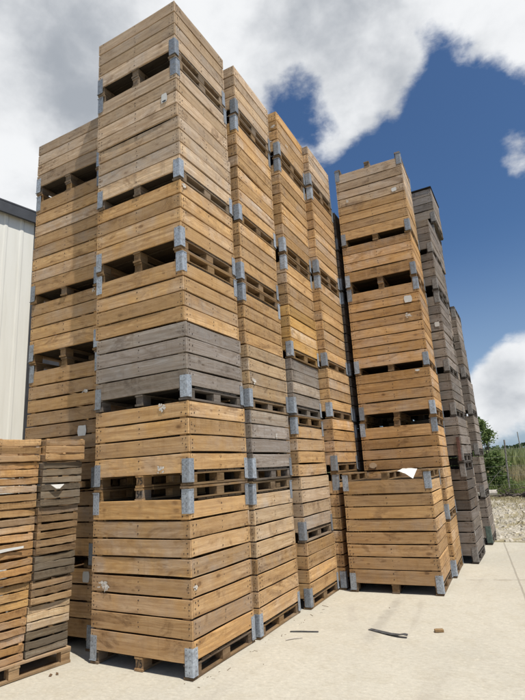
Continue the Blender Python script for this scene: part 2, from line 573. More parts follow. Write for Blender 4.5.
b.inputs['Specular IOR Level'].default_value = 0.25
hh = k.math('SUBTRACT', k.math('ADD', n2, k.math('MULTIPLY', n3, 0.6)), k.math('MULTIPLY', jt, 1.5))
bump(k, b, hh, 0.35, 0.006)
CONC = mt

mt, k, b = mat('pale_gravel')
tc = k.new('ShaderNodeTexCoord').outputs['Object']
n1 = k.noise(tc, 1.1, 6, 0.62, 0.4)
vr = k.new('ShaderNodeTexVoronoi')
k.l.new(tc, vr.inputs['Vector'])
vr.inputs['Scale'].default_value = 17
sp = k.new('ShaderNodeSeparateColor', None, i0=vr.outputs['Color']).outputs[0]
c = k.mix(sp, (0.24, 0.205, 0.15), (0.46, 0.42, 0.34))
c = k.mix(k.ramp(n1, 0.42, 0.58, 0, 0.9), c, (0.27, 0.225, 0.125))
k.set(b, 'Base Color', c)
b.inputs['Roughness'].default_value = 0.95
bump(k, b, vr.outputs['Distance'], 0.8, 0.03)
GRAV = mt


def sheet(name, x0, y0, x1, y1, z, material, n=1):
    q = MB(1)
    q.quad([(x0, y0, z), (x1, y0, z), (x1, y1, z), (x0, y1, z)])
    o = obj(name, q.mesh(name, material))
    return tag(o, kind='structure')


sheet('ground', -2500, -2500, 2500, 2500, -0.012, DIRT)
sheet('gravel', -30, 7.9, 40, 19.6, -0.008, GRAV)
q = MB(2)   # the concrete slab with a broken far edge and a small real step
top = []
nseg = 160
for i in range(nseg + 1):
    x = -26 + 44 * i / nseg
    top.append((x, 7.78 + q.r.uniform(-.05, .05) + .05 * math.sin(x * 1.7), 0))
poly = [(-26, -16, 0), (18, -16, 0)] + top[::-1]
q.quad(poly)
for a, bb in zip(top[:-1], top[1:]):
    q.quad([a, bb, (bb[0], bb[1] + .02, -0.03), (a[0], a[1] + .02, -0.03)])
tag(obj('concrete_yard', q.mesh('concrete_yard', CONC)), kind='structure')

# ------------------------------------------------------------------ shed with white metal wall
mt, k, b = mat('white_metal_cladding')
tc = k.new('ShaderNodeTexCoord').outputs['Object']
st = k.noise(k.mapping(tc, (1, 6, 0.5)), 1.5, 6, 0.6)
c = k.mix(k.ramp(st, 0.4, 0.75), (0.72, 0.71, 0.65), (0.66, 0.645, 0.58))
k.set(b, 'Base Color', c)
b.inputs['Roughness'].default_value = 0.5
CLAD = mt
TRIM = flat('dark_trim', (0.045, 0.047, 0.052), 0.5, 0.1, 0.2, 5)

SH_Z = 7.0
shed = empty('white_shed', (-5.34, 2.33, 0), R(-10.5))
tag(shed, 'white ribbed metal shed wall with dark roof edge behind the crate pallet', 'shed')
q = MB(3)
prof = []                                     # ribbed sheet along local -y
y = 0.02
L0 = 16.0
while y > -L0:
    prof += [(0, y), (0, y - .20), (.010, y - .225), (.010, y - .265), (0, y - .29)]
    y -= .31
prof.append((0, -L0))
for (xa, ya), (xb, yb) in zip(prof[:-1], prof[1:]):
    q.quad([(xa, ya, 0), (xb, yb, 0), (xb, yb, SH_Z), (xa, ya, SH_Z)])
q.quad([(-9, 6.02, 0), (-.03, 6.02, 0), (-.03, 6.02, SH_Z), (-9, 6.02, SH_Z)])
q.quad([(-9, -L0, 0), (0, -L0, 0), (0, -L0, SH_Z), (-9, -L0, SH_Z)])
q.quad([(-9, -L0, 0), (-9, 6.02, 0), (-9, 6.02, SH_Z), (-9, -L0, SH_Z)])
obj('wall', q.mesh('shed_wall', CLAD, fix=False), shed)
q = MB(4)
q.box((-9.3, -L0 - .2, SH_Z + .02), (0.12, 6.12, SH_Z + .05))
rf = obj('roof', q.mesh('shed_roof', TRIM), shed)
q = MB(4)
q.box((0.06, -L0 - .2, SH_Z - .20), (0.115, 6.12, SH_Z + .015))
q.box((-9.3, 6.062, SH_Z - .20), (0.055, 6.115, SH_Z + .015))
obj('fascia', q.mesh('shed_fascia', TRIM), shed)
q = MB(4)
q.box((-.14, .02, 0), (.03, 6.0, SH_Z - .205))
obj('dark_panel', q.mesh('shed_corner', TRIM), shed)
q = MB(4)
q.tube([(0.02, -1.02, 5.15), (0.05, -1.02, 5.15)], [.022, .022], 8)
obj('wall_bolt', q.mesh('shed_bolt', NAIL), shed)

# ------------------------------------------------------------------ fruit bins
W, D, H = 1.2, 1.02, 0.777
LEV = [0.135, 0.2955, 0.456, 0.6165, 0.775]


def wall_mesh(L, seed, long_side):
    """four boards along x from 0..L, outer face at y=0 (facing -y)"""
    q = MB(seed)
    for i in range(4):
        z0, z1 = LEV[i] + .008, LEV[i + 1] - .008
        if i == 0 and long_side:
            z0 = 0.116
        g = q.r.uniform(-.002, .002)
        dx = .004
        q.plank(q.r.uniform(0, dx), L - q.r.uniform(0, dx), 0 + q.r.uniform(0, .003), 0.021, z0 + g, z1 + g * .5)
        for px in (0.03, 0.075, L / 2, L - .075, L - .03):
            for f in ((.22, .52, .8) if abs(px - L / 2) > .1 else (.3, .7)):
                if abs(px - .075) < .001 or abs(px - (L - .075)) < .001:
                    if q.r.random() < .6:
                        continue
                q.disc((px + q.r.uniform(-.006, .006), -0.0015, z0 + (z1 - z0) * f + q.r.uniform(-.012, .012)),
                       (0, -1, 0), q.r.uniform(.005, .0085), 1, 6)
    if long_side:                                    # the inner corner posts
        q.box((.045, .022, .14), (.115, .10, .765), j=.002)
        q.box((L - .115, .022, .14), (L - .045, .10, .765), j=.002)
    return q.mesh('board_wall', WOOD, NAIL)


def skid_mesh(seed):
    """runner along x 0..D, centred on y, blocks between a bottom board and a stringer"""
    q = MB(seed)
    wd = .048
    q.plank(0.0, D, -wd, wd, 0.001, 0.022, n=4)
    for x0, x1 in ((0.012, .125), (D / 2 - .06, D / 2 + .06), (D - .125, D - .012)):
        q.box((x0, -wd + .002, .0225), (x1, wd - .002, .0985), j=.0015)
    q.plank(0.0, D, -wd, wd, 0.099, 0.1145, n=4)
    return q.mesh('skid', WOOD, NAIL)


def deck_mesh(seed):
    q = MB(seed)
    n = 8
    for i in range(n):
        y0 = .003 + (D - .006) * i / n
        y1 = y0 + (D - .006) / n - .012
        edge = (i in (0, n - 1))
        q.plank(-W + (.004 if not edge else .03), -(.004 if not edge else .03), max(y0, .024), min(y1, D - .024), .1155, .1335, n=3)
    return q.mesh('deck', WOOD, NAIL)


def bracket_mesh(seed, material):
    """galvanised angle at the corner x=0,y=0; legs run to -x and +y, standing 4 mm proud"""
    q = MB(seed)
    t = .004
    z0, z1 = .036, .240
    ax, ay = .082, .066
    r = .006
    # angle profile (outside), extruded with a small rolled corner
    out = [(-ax, -t), (-r, -t), (t * .5, -t * .5), (t, r), (t, ay)]
    inn = [(-ax, -.001), (-.004, -.001), (.0005, -.0005), (.001, .004), (.001, ay)]
    for (a, bb, c_, d_) in zip(out[:-1], out[1:], inn[:-1], inn[1:]):
        q.quad([(a[0], a[1], z0), (bb[0], bb[1], z0), (bb[0], bb[1], z1), (a[0], a[1], z1)])
        q.quad([(c_[0], c_[1], z0), (d_[0], d_[1], z0), (d_[0], d_[1], z1), (c_[0], c_[1], z1)])
        for z in (z0, z1):
            q.quad([(a[0], a[1], z), (bb[0], bb[1], z), (d_[0], d_[1], z), (c_[0], c_[1], z)])
    q.quad([(-ax, -t, z0), (-ax, -.001, z0), (-ax, -.001, z1), (-ax, -t, z1)])
    q.quad([(t, ay, z0), (.001, ay, z0), (.001, ay, z1), (t, ay, z1)])
    # foot lip under the corner and nail heads
    q.box((-ax + .004, -t - .004, z0 - .008), (t + .004, -.0005, z0 - .001))
    q.box((.0012, .0005, z0 - .008), (t + .004, ay - .004, z0 - .001))
    for z in (.065, .10, .15, .185, .22):
        for x in (-.07, -.03):
            q.disc((x + q.r.uniform(-.006, .006), -t - .0006, z + q.r.uniform(-.006, .006)), (0, -1, 0), .0042, 1, 7)
        q.disc((t + .0006, .045 + q.r.uniform(-.01, .01), z + q.r.uniform(-.006, .006)), (1, 0, 0), .0042, 1, 7)
    return q.mesh('corner_bracket', material, RIVET)


FRONT = [wall_mesh(W, 100 + i, True) for i in range(6)]
SIDE = [wall_mesh(D - .046, 200 + i, False) for i in range(6)]
SKID = [skid_mesh(300 + i) for i in range(4)]
DECK = [deck_mesh(400 + i) for i in range(3)]
BRK = [bracket_mesh(500 + i, STEEL) for i in range(3)]
OLDBRK = [bracket_mesh(540 + i, OLDSTEEL) for i in range(2)]


def make_bin():
    root = empty('wooden_bin', (0, 0, 0))
    hw, hd = W / 2, D / 2
    ch = []
    ch.append(obj('board_wall', FRONT[0], root, (-hw, -hd, 0)))
    ch.append(obj('board_wall', FRONT[1], root, (hw, hd, 0), (0, 0, math.pi)))
    ch.append(obj('board_wall', SIDE[0], root, (hw, -hd + .023, 0), (0, 0, math.pi / 2)))
    ch.append(obj('board_wall', SIDE[1], root, (-hw, hd - .023, 0), (0, 0, -math.pi / 2)))
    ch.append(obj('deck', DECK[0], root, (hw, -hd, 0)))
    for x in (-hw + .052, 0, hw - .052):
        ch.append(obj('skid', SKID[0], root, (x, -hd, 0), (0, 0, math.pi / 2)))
    ch.append(obj('corner_bracket', BRK[0], root, (hw, -hd, 0)))
    ch.append(obj('corner_bracket', BRK[1], root, (-hw, hd, 0), (0, 0, math.pi)))
    mir = obj('corner_bracket', BRK[2], root, (-hw, -hd, 0))
    mir.scale = (-1, 1, 1)
    ch.append(mir)
    mir = obj('corner_bracket', BRK[1], root, (hw, hd, 0))
    mir.scale = (1, -1, 1)
    ch.append(mir)
    return root, ch


PROTO = make_bin()
FIRST = [True]
BINS = {}
RB = random.Random(77)


def place_bin(corner, yaw, scale_z, flip, tone, label, key):
    src, kids = PROTO
    if FIRST[0]:
        root, ch = src, kids
        FIRST[0] = False
    else:
        root = src.copy()
        COL.objects.link(root)
        ch = []
        for o in kids:
            c_ = o.copy()
            COL.objects.link(c_)
            c_.parent = root
            ch.append(c_)
    mid = Matrix.Rotation(yaw, 3, 'Z') @ Vector((-W / 2, D / 2, 0))
    root.location = Vector(corner) + mid
    root.rotation_euler = (RB.uniform(-.0012, .0012), RB.uniform(-.0012, .0012), yaw)
    root.scale = (1, 1, scale_z)
    tag(root, label, 'bin', 'stacked wooden fruit bins')
    FX = Matrix.Rotation(math.pi, 4, 'X')
    for o in ch:
        nm = o.name.split('.')[0]
        if nm == 'board_wall':
            # the boards differ from bin to bin
            o.data = RB.choice(FRONT if abs(math.sin(o.rotation_euler.z)) < .5 else SIDE)
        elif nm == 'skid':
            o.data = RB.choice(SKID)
        elif nm == 'corner_bracket' and key[0] in 'GMNS':
            o.data = RB.choice(OLDBRK)
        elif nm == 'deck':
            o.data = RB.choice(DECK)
        f = RB.uniform(.92, 1.03)
        gw, bw = (.955, 1.06) if tone[0] - tone[2] > .12 else (.967, 1.0)
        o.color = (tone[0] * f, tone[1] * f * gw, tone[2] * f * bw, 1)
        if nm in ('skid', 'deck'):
            o.color = tuple((.44 if nm == 'skid' else .08) * v + .003 for v in o.color[:3]) + (1,)  # shade of the fork openings put into the runner and deck colour
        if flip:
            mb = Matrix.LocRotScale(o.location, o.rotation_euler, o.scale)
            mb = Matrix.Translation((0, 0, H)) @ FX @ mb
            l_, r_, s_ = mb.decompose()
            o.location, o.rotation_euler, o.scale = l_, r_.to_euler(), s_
    BINS[key] = (root, ch, flip)
    return root


TONES = dict(
    T=((0.600, 0.418, 0.186), 'honey tan'), Y=((0.720, 0.475, 0.140), 'yellow tan'), P=((0.590, 0.470, 0.275), 'pale straw'),
    O=((0.625, 0.404, 0.158), 'orange tan'), B=((0.545, 0.376, 0.172), 'brown'), G=((0.385, 0.368, 0.345), 'dark grey'),
    E=((0.262, 0.247, 0.228), 'grey brown'), W=((0.610, 0.505, 0.335), 'weathered tan'), D=((0.150, 0.128, 0.105), 'dark weathered'),
    F=((0.325, 0.307, 0.284), 'faded grey'))
ORD = ['bottom', 'second up', 'third up', 'fourth up', 'fifth up', 'sixth up', 'seventh up', 'eighth up', 'ninth up']

# corner of each level (x, y, z) as the stacks really stand: slightly stepped and leaning
STACKS = {
    'A': (-0.0176, [(0.142, -0.003, 0.000), (0.145, -0.004, 0.783), (0.146, -0.008, 1.560), (0.149, 0.001, 2.339), (0.138, -0.004, 3.116), (0.112, -0.008, 3.880), (0.125, -0.023, 4.669), (0.114, -0.018, 5.440), (0.100, -0.035, 6.221), (0.083, -0.033, 6.990)]),
    'B': (0.0088, [(0.186, 1.074, 0.000), (0.197, 1.081, 0.764), (0.184, 1.089, 1.550), (0.202, 1.104, 2.335), (0.182, 1.109, 3.094), (0.172, 1.104, 3.881), (0.167, 1.107, 4.664), (0.182, 1.115, 5.441), (0.180, 1.114, 6.222), (0.190, 1.143, 6.990)]),
    'C': (0.0163, [(0.273, 2.226, 0.000), (0.265, 2.220, 0.758), (0.242, 2.215, 1.551), (0.236, 2.214, 2.339), (0.246, 2.219, 3.114), (0.255, 2.235, 3.875), (0.239, 2.233, 4.651), (0.257, 2.230, 5.441), (0.259, 2.236, 6.214), (0.284, 2.235, 7.002)]),
    'D': (0.0051, [(0.361, 3.259, 0.000), (0.360, 3.259, 0.777), (0.364, 3.261, 1.567), (0.364, 3.257, 2.353), (0.359, 3.255, 3.125), (0.353, 3.264, 3.881), (0.344, 3.269, 4.653), (0.353, 3.262, 5.441), (0.347, 3.249, 6.229), (0.356, 3.275, 6.989)]),
    'E': (0.0395, [(1.655, 4.294, 0.000), (1.677, 4.299, 0.780), (1.657, 4.296, 1.555), (1.679, 4.300, 2.333), (1.680, 4.299, 3.113), (1.680, 4.303, 3.885), (1.680, 4.311, 4.654), (1.674, 4.294, 5.445), (1.681, 4.303, 6.218), (1.684, 4.307, 6.995)]),
    'F': (0.0327, [(1.646, 3.240, 0.000), (1.638, 3.235, 0.766), (1.680, 3.255, 1.551)]),
    'L': (0.0000, [(-1.259, 0.248, 0.000), (-1.260, 0.246, 0.777), (-1.261, 0.244, 1.554), (-1.253, 0.256, 2.324), (-1.253, 0.254, 3.106), (-1.274, 0.223, 3.885), (-1.263, 0.235, 4.664), (-1.263, 0.225, 5.445), (-1.269, 0.224, 6.218)]),
    'G': (-0.0203, [(1.860, 5.397, 0.000), (1.847, 5.401, 0.826), (1.871, 5.403, 1.609), (1.841, 5.400, 2.380), (1.839, 5.401, 3.156), (1.847, 5.404, 3.916), (1.848, 5.404, 4.698), (1.848, 5.410, 5.441), (1.853, 5.426, 6.137)]),
    'M': (0.0, [(1.800, 6.450, 0.000), (1.800, 6.450, 0.810), (1.800, 6.450, 1.620), (1.800, 6.450, 2.430), (1.800, 6.450, 3.240), (1.800, 6.450, 4.050), (1.800, 6.450, 4.860), (1.800, 6.450, 5.670), (1.860, 6.420, 6.490), (1.905, 6.400, 7.296)]),
    'N': (0.0, [(1.936, 7.360, 0.000), (1.925, 7.360, 0.871), (1.928, 7.360, 1.697), (1.946, 7.360, 2.523), (1.920, 7.360, 3.302), (1.910, 7.360, 4.100), (1.904, 7.360, 4.897)]),
    'P': (math.pi / 2, [(-1.12, 2.36, .78 * i) for i in range(9)]),
    'Q': (math.pi / 2, [(-2.18, 2.60, .78 * i) for i in range(8)]),
    'S': (math.pi / 2, [(.50, 6.74, .78 * i) for i in range(9)]),
    'K': (0.0, [(0.370, 4.360, 0.000), (0.370, 4.360, 0.780), (0.370, 4.360, 1.560), (0.370, 4.360, 2.340), (0.370, 4.360, 3.120), (0.370, 4.360, 3.900), (0.370, 4.360, 4.680), (0.370, 4.360, 5.460), (0.370, 4.360, 6.240)]),
}
INFO = {  # flips (i = upside down, u = upright), tones, name
    'A': ('uiuuiuuiu', 'BTTGTTWWW', 'the nearest corner stack'),
    'B': ('uiuuiuuiu', 'TPFPTTTTW', 'the second stack of the sunlit row'),
    'C': ('uuiuuiuiu', 'TWTGYTTTT', 'the third stack of the sunlit row'),
    'D': ('uiuuuiuiu', 'TTOTTTTBW', 'the fourth stack of the sunlit row'),
    'E': ('uuiuuiuui', 'TTOOOOOTW', 'the tall stack behind the two-bin stack'),
    'F': ('ui', 'BT', 'the low two-bin stack'),
    'L': ('uuuiuuiu', 'BBBTTTTW', 'the stack beside the white shed'),
    'G': ('uiuuuiuui'[:8], 'EDFEFEEE', 'the front grey stack far right'),
    'M': ('uiuuiuuiu', 'FFEFEFEFF', 'the tallest grey stack far right'),
    'N': ('uuuuui', 'FEFEEF', 'the short grey stack far right'),
    'P': ('uiuuiuui', 'TTBBTTWW', 'the stack behind the nearest corner stack'),
    'Q': ('uuiuuiu', 'BBTTBTW', 'the stack behind the shed side stack'),
    'S': ('uiuuiuui', 'EEEEEEEE', 'the grey stack behind the tall stack'),
    'K': ('uuiuuiuu', 'EEEEEEEE', 'the stack behind the black gap'),
}
for key, (flips, tones, sname) in INFO.items():
    yaw, lv = STACKS[key]
    n = len(flips)
    for i in range(n):
        a, bb = Vector(lv[i]), Vector(lv[i + 1])
        c_ = (a + bb) / 2
        z0, z1 = a.z + .001, bb.z - .001
        t = tones[i]
        ordn = 'top' if i == n - 1 else ORD[i]
        lab = '%s wooden bin, %s, %s in %s' % (TONES[t][1], 'upside down' if flips[i] == 'i' else 'upright', ordn, sname)
        place_bin((c_.x + RB.uniform(-.004, .004), c_.y + RB.uniform(-.004, .004), z0), yaw + RB.uniform(-.006, .006),
                  (z1 - z0) / H, flips[i] == 'i', TONES[t][0], lab, (key, i + 1))


# -- stickers, paint splashes and stencilled numbers that belong to single bins
def patch_mesh(wd, ht, seed, material, ragged=0.25, n=14):
    q = MB(seed)
    if material is CHALK:                      # a splash is a fan of thin dabs
        for s_ in range(16):
            a = q.r.uniform(-1.2, 1.6) + (math.pi if q.r.random() < .25 else 0)
            cx0, cz0 = q.r.gauss(0, .17) * wd, q.r.gauss(0, .15) * ht
            ln, tw = q.r.uniform(.14, .40) * wd, q.r.uniform(.06, .13) * ht
            pp = []
            for i in range(9):
                u_ = 2 * math.pi * i / 9
                rr = q.r.uniform(.65, 1.1)
                ex, ez = math.cos(u_) * ln * .5 * rr, math.sin(u_) * tw * rr
                pp.append((cx0 + ex * math.cos(a) - ez * math.sin(a), -.0012 - .00025 * s_, cz0 + ex * math.sin(a) * .8 + ez * math.cos(a)))
            q.quad(pp)
        return q.mesh('patch', material)
    pts = []
    for i in range(n):
        t = 2 * math.pi * i / n
        cx_, sz_ = math.cos(t), math.sin(t)
        mx_ = max(abs(cx_), abs(sz_)) if ragged < .2 else 1
        rr = (1 - q.r.random() * ragged) / mx_
        pts.append((cx_ * rr * wd / 2, sz_ * rr * ht / 2))
    t0 = .0015
    q.quad([(x, -t0, z) for x, z in pts])
    for (xa, za), (xb, zb) in zip(pts, pts[1:] + pts[:1]):
        q.quad([(xa, -t0, za), (xb, -t0, zb), (xb, .0, zb), (xa, .0, za)])
    return q.mesh('patch', material)


def stick(key, side, u, z, wd, ht, seed, material=None, name='paper_label', ragged=.1, tilt=0.0):
    """u = metres from the near front corner along that side; z = height above the bin's foot"""
    root, ch, flip = BINS[key]
    me = patch_mesh(wd, ht, seed, material or PAPER, ragged)
    o = obj(name, me, root)
    if side == 'front':
        o.location = (W / 2 - u, -D / 2 - .0055, z)
        o.rotation_euler = (0, tilt, 0)
    else:
        o.location = (W / 2 + .0055, -D / 2 + u, z)
        o.rotation_euler = (0, tilt, math.pi / 2)
    return o


SPL = dict(material=CHALK, name='paint_splash')
stick(('A', 8), 'front', .17, .285, .085, .12, 1)
stick(('A', 8), 'front', .17, .245, .07, .03, 11, material=STRAP, ragged=.3, name='label_print')
stick(('A', 3), 'front', .30, .74, .13, .11, 2, ragged=.45, **SPL)
stick(('A', 3), 'front', .335, .165, .12, .10, 3, ragged=.5, **SPL)
stick(('A', 1), 'front', 1.03, .67, .18, .11, 4, ragged=.75, **SPL)
stick(('A', 1), 'side', .055, .705, .09, .055, 5, ragged=.4, **SPL)
stick(('A', 6), 'side', .06, .72, .10, .09, 6, ragged=.55, **SPL)
stick(('L', 4), 'front', .22, .32, .13, .06, 7, ragged=.55, **SPL)
stick(('L', 3), 'front', .24, .655, .14, .12, 8)
stick(('L', 5), 'front', .09, .735, .06, .09, 9, ragged=.4, **SPL)
stick(('L', 1), 'front', .11, .69, .10, .11, 18)
stick(('E', 9), 'front', .18, .07, .09, .075, 10)
stick(('E', 9), 'front', 1.02, .085, .07, .09, 12, ragged=.5, **SPL)
stick(('E', 6), 'front', .19, .39, .13, .12, 13)
stick(('E', 6), 'front', .21, .11, .13, .12, 14, ragged=.6, **SPL)
stick(('E', 4), 'front', .19, .735, .09, .04, 15, ragged=.3)
stick(('E', 3), 'front', 1.05, .08, .14, .10, 16, ragged=.3, material=flat('bare_patch', (.5, .36, .22)), name='bare_patch')
stick(('B', 3), 'side', .62, .50, .05, .11, 17, ragged=.5, **SPL)
stick(('B', 4), 'side', .12, .34, .12, .09, 19, ragged=.7, **SPL)
stick(('C', 9), 'front', .06, .52, .09, .08, 20, ragged=.4, **SPL)
stick(('C', 9), 'side', .30, .34, .12, .05, 21, ragged=.6, **SPL)
stick(('C', 5), 'front', .05, .05, .07, .10, 22, ragged=.5, **SPL)
stick(('G', 1), 'side', .03, .44, .03, .09, 23, ragged=.3)
stick(('G', 6), 'front', .10, .13, .09, .09, 24)


def stencil(key, txt):
    root, ch, flip = BINS[key]
    cu = bpy.data.curves.new('stencil', 'FONT')
    cu.body = txt
    cu.size = .098
    cu.align_x = 'CENTER'
    cu.align_y = 'CENTER'
    cu.extrude = .0004
    tmp = bpy.data.objects.new('stencil_tmp', cu)
    COL.objects.link(tmp)
    dg = bpy.context.evaluated_depsgraph_get()
    me = bpy.data.meshes.new_from_object(tmp.evaluated_get(dg))
    bpy.data.objects.remove(tmp)
    me.materials.clear()
    me.materials.append(INK)
    sk = [o for o in ch if o.name.split('.')[0] == 'skid'][1]     # the middle runner
    sk.color = tuple(v * 1.9 for v in sk.color[:3]) + (1,)
    o = obj('stencil_number', me, sk)
    # the runner's own axis is x; its front end lies at x=0 (upright) or x=D (turned over)
    xf = .011 if not flip else D - .011
    s = 1 if not flip else -1
    zl = .06
    # local frame on the front end of the runner
    rot = Matrix(((0, 0, -s), (-1 * 1.0, 0, 0), (0, s, 0))).transposed() if False else None
    ex = Vector((0, -1, 0)) if not flip else Vector((0, -1, 0))
    n_ = Vector((-1, 0, 0)) if not flip else Vector((1, 0, 0))
    ez = n_.cross(ex)
    o.matrix_basis = Matrix((ex, ez, n_)).transposed().to_4x4()
    o.location = Vector((xf, 0, zl)) + n_ * .0035
    o.scale = (.74, 1.0, 1)
    return o


stencil(('A', 1), '75')
stencil(('A', 3), '75')
stencil(('A', 2), '54')

# red board nailed upright on the grey stack's corner
root, ch, flip = BINS[('G', 3)]
q = MB(31)
q.plank(0.0, .40, 0, .02, 0, .05)
o = obj('red_board', q.mesh('red_board', RUSTW), root, (W / 2 - .03, -D / 2 - .03, .02), (0, -math.pi / 2 + .02, 0))
o['label'] = 'faded red board standing at the corner of the grey bin'
# green painted corner angle at the foot of the short grey stack
root, ch, flip = BINS[('N', 1)]
for o in ch:
    if o.name.startswith('corner_bracket') and o.location.x > 0 and o.location.y < 0:
        o.data = bracket_mesh(520, GREENP)
        o.scale = (1.15, 1.15, 1.3)
        o['label'] = 'green painted corner bracket'
# dark cover boards on the top of the tallest grey stack
root, ch, flip = BINS[('M', 9)]
q = MB(32)
q.box((-.61, -.53, .781), (.61, .53, .80), j=.004)
o = obj('cover_board', q.mesh('cover_board', WOOD), root, color=(.05, .045, .04))

# ------------------------------------------------------------------ shallow crates on a pallet
CL, CDp, CH = 0.405, 0.40, 0.2155


def crate_side(seed, L):
    q = MB(seed)
    for i in range(3):
        z0 = .006 + i * .0705
        hgt = q.r.uniform(.053, .064)
        q.plank(q.r.uniform(-.004, .003), L + q.r.uniform(-.003, .004), 0, .009, z0, z0 + hgt, jz=.006, jy=.003, bow=.008, n=8)
        for px in (.018, .032, L - .018, L - .032):
            q.disc((px, -.001, z0 + hgt * q.r.uniform(.25, .75)), (0, -1, 0), .0035, 1, 6)
    return q.mesh('slat_side', CRATEWOOD, NAIL)


CS = [crate_side(600 + i, CL) for i in range(6)]
CE = [crate_side(620 + i, CDp - .02) for i in range(4)]
CB = []
for s_ in range(2):
    q = MB(640 + s_)
    for i in range(4):
        q.plank(.006, CL - .006, .012 + i * .095, .012 + i * .095 + .085, 0.0, .006, n=2)
    CB.append(q.mesh('slat_bottom', WOOD))
q = MB(650)
q.box((.010, .010, .007), (.040, .040, CH - .002))
CP = q.mesh('corner_post', WOOD)


def make_crate():
    root = empty('shallow_crate', (0, 0, 0))
    # local x runs along the pallet's long side, local -y is the seen face; origin at the middle of the base
    hx, hy = CL / 2, CDp / 2
    ch = [obj('slat_side', CS[0], root, (-hx, -hy, 0)),
          obj('slat_side', CS[1], root, (hx, hy, 0), (0, 0, math.pi)),
          obj('slat_end', CE[0], root, (hx, -hy + .01, 0), (0, 0, math.pi / 2)),
          obj('slat_end', CE[1], root, (-hx, hy - .01, 0), (0, 0, -math.pi / 2)),
          obj('slat_bottom', CB[0], root, (-hx, -hy, 0))]
    for a, bb in ((-1, -1), (1, -1), (1, 1), (-1, 1)):
        o = obj('corner_post', CP, root, (a * hx, bb * hy, 0))
        o.scale = (-a, -bb, 1)
        ch.append(o)
    return root, ch


CPROTO = make_crate()
CT = dict(T=((.52, .345, .175), 'tan'), O=((.54, .325, .135), 'orange tan'), Y=((.58, .38, .165), 'yellow'), B=((.36, .25, .14), 'brown'),
          G=((.235, .20, .155), 'dark grey'), P=((.60, .47, .31), 'pale'))
PAL_YAW = R(79)            # the pallet's long side, from +X
pal_corner = Vector((-1.265, -0.055, 0))     # ground corner nearest the stacks
ax = Vector((math.cos(PAL_YAW), math.sin(PAL_YAW), 0))       # along the seen face, away from the viewer
nx = Vector((math.sin(PAL_YAW), -math.cos(PAL_YAW), 0))      # out of the seen face
RC = random.Random(5)
ORC = ['bottom', 'second up', 'third up', 'fourth up', 'fifth up', 'sixth up', 'seventh up', 'eighth up', 'top']
first = True
for colm, tones in enumerate(('GPBGBBGGT', 'OOYOOTTOT')):
    for i, t in enumerate(tones):
        if first:
            root, ch = CPROTO
            first = False
        else:
            root = CPROTO[0].copy()
            COL.objects.link(root)
            ch = []
            for o in CPROTO[1]:
                c_ = o.copy()
                COL.objects.link(c_)
                c_.parent = root
                ch.append(c_)
        push = (0.011 * i if colm == 0 else 0.001 * i) + RC.uniform(-.014, .014)
        slide = .0085 * i
        p = pal_corner - ax * (-.005 + CL / 2 + colm * (CL + .015) + RC.uniform(-.006, .006)) - nx * (.03 + CDp / 2)
        p = p + nx * push + ax * slide
        root.location = (p.x, p.y, .1415 + i * CH)
        root.rotation_euler = (RC.uniform(-.002, .002), RC.uniform(-.004, .004), PAL_YAW + RC.uniform(-.035, .035))
        for o in ch:
            nm = o.name.split('.')[0]
            if nm == 'slat_side':
                o.data = RC.choice(CS)
            elif nm == 'slat_end':
                o.data = RC.choice(CE)
            f = RC.uniform(.88, 1.1)
            o.color = (*(v * f for v in CT[t][0]), 1)
        tag(root, '%s slatted crate, %s in the %s column of crates on the pallet' %
            (CT[t][1], ORC[i], 'right' if colm == 0 else 'left'), 'crate', 'shallow crates stacked on the pallet')

pal = empty('wooden_pallet', pal_corner - ax * .5 - nx * .4, PAL_YAW)
tag(pal, 'low wooden pallet on the concrete carrying the two columns of shallow crates', 'pallet')
PW, PD = 1.06, .8
pc = (.40, .285, .165)
q = MB(700)
for i in range(6):
    y0 = -PD / 2 + i * .137
    q.plank(-PW / 2, PW / 2, y0, y0 + .112, .119, .1395, n=3)
obj('top_board', q.mesh('pallet_top', WOOD, NAIL), pal, color=pc)
for x in (-PW / 2 + .05, 0, PW / 2 - .05):
    q = MB(701)
    q.plank(-PD / 2, PD / 2, -.05, .05, .1005, .118, n=3)
    obj('cross_board', q.mesh('pallet_cross', WOOD, NAIL), pal, (x, 0, 0), (0, 0, math.pi / 2), pc)
for y in (-PD / 2 + .05, 0, PD / 2 - .05):
    q = MB(702)
    q.plank(-PW / 2, PW / 2, -.05, .05, .001, .022, n=3)
    obj('bottom_board', q.mesh('pallet_bottom', WOOD, NAIL), pal, (0, y, 0), (0, 0, 0), pc)
    for x in (-PW / 2 + .05, 0, PW / 2 - .05):
        q = MB(703)
        q.box((-.045, -.045, .0225), (.045, .045, .1), j=.002)
        obj('block', q.mesh('pallet_block', WOOD, NAIL), pal, (x, y, 0), (0, 0, 0), pc)

# ------------------------------------------------------------------ loose things
def curved_sheet(name, pts, wd, material, seed=0, thick=.0015):
    """a bent strip: pts = list of (x, y, z) centre points, wd = width across"""
    q = MB(seed)
    P = [Vector(p) for p in pts]
    rows = []
    for i, p in enumerate(P):
        d = (P[min(i + 1, len(P) - 1)] - P[max(i - 1, 0)])
        s_ = Vector((-d.y, d.x, 0)).normalized() * wd / 2
        rows.append((p - s_, p + s_))
    for (a, bb), (c_, d_) in zip(rows[:-1], rows[1:]):
        u_ = Vector((0, 0, thick))
        q.hexa([a, bb, d_, c_, a + u_, bb + u_, d_ + u_, c_ + u_])
    return obj(name, q.mesh(name, material))


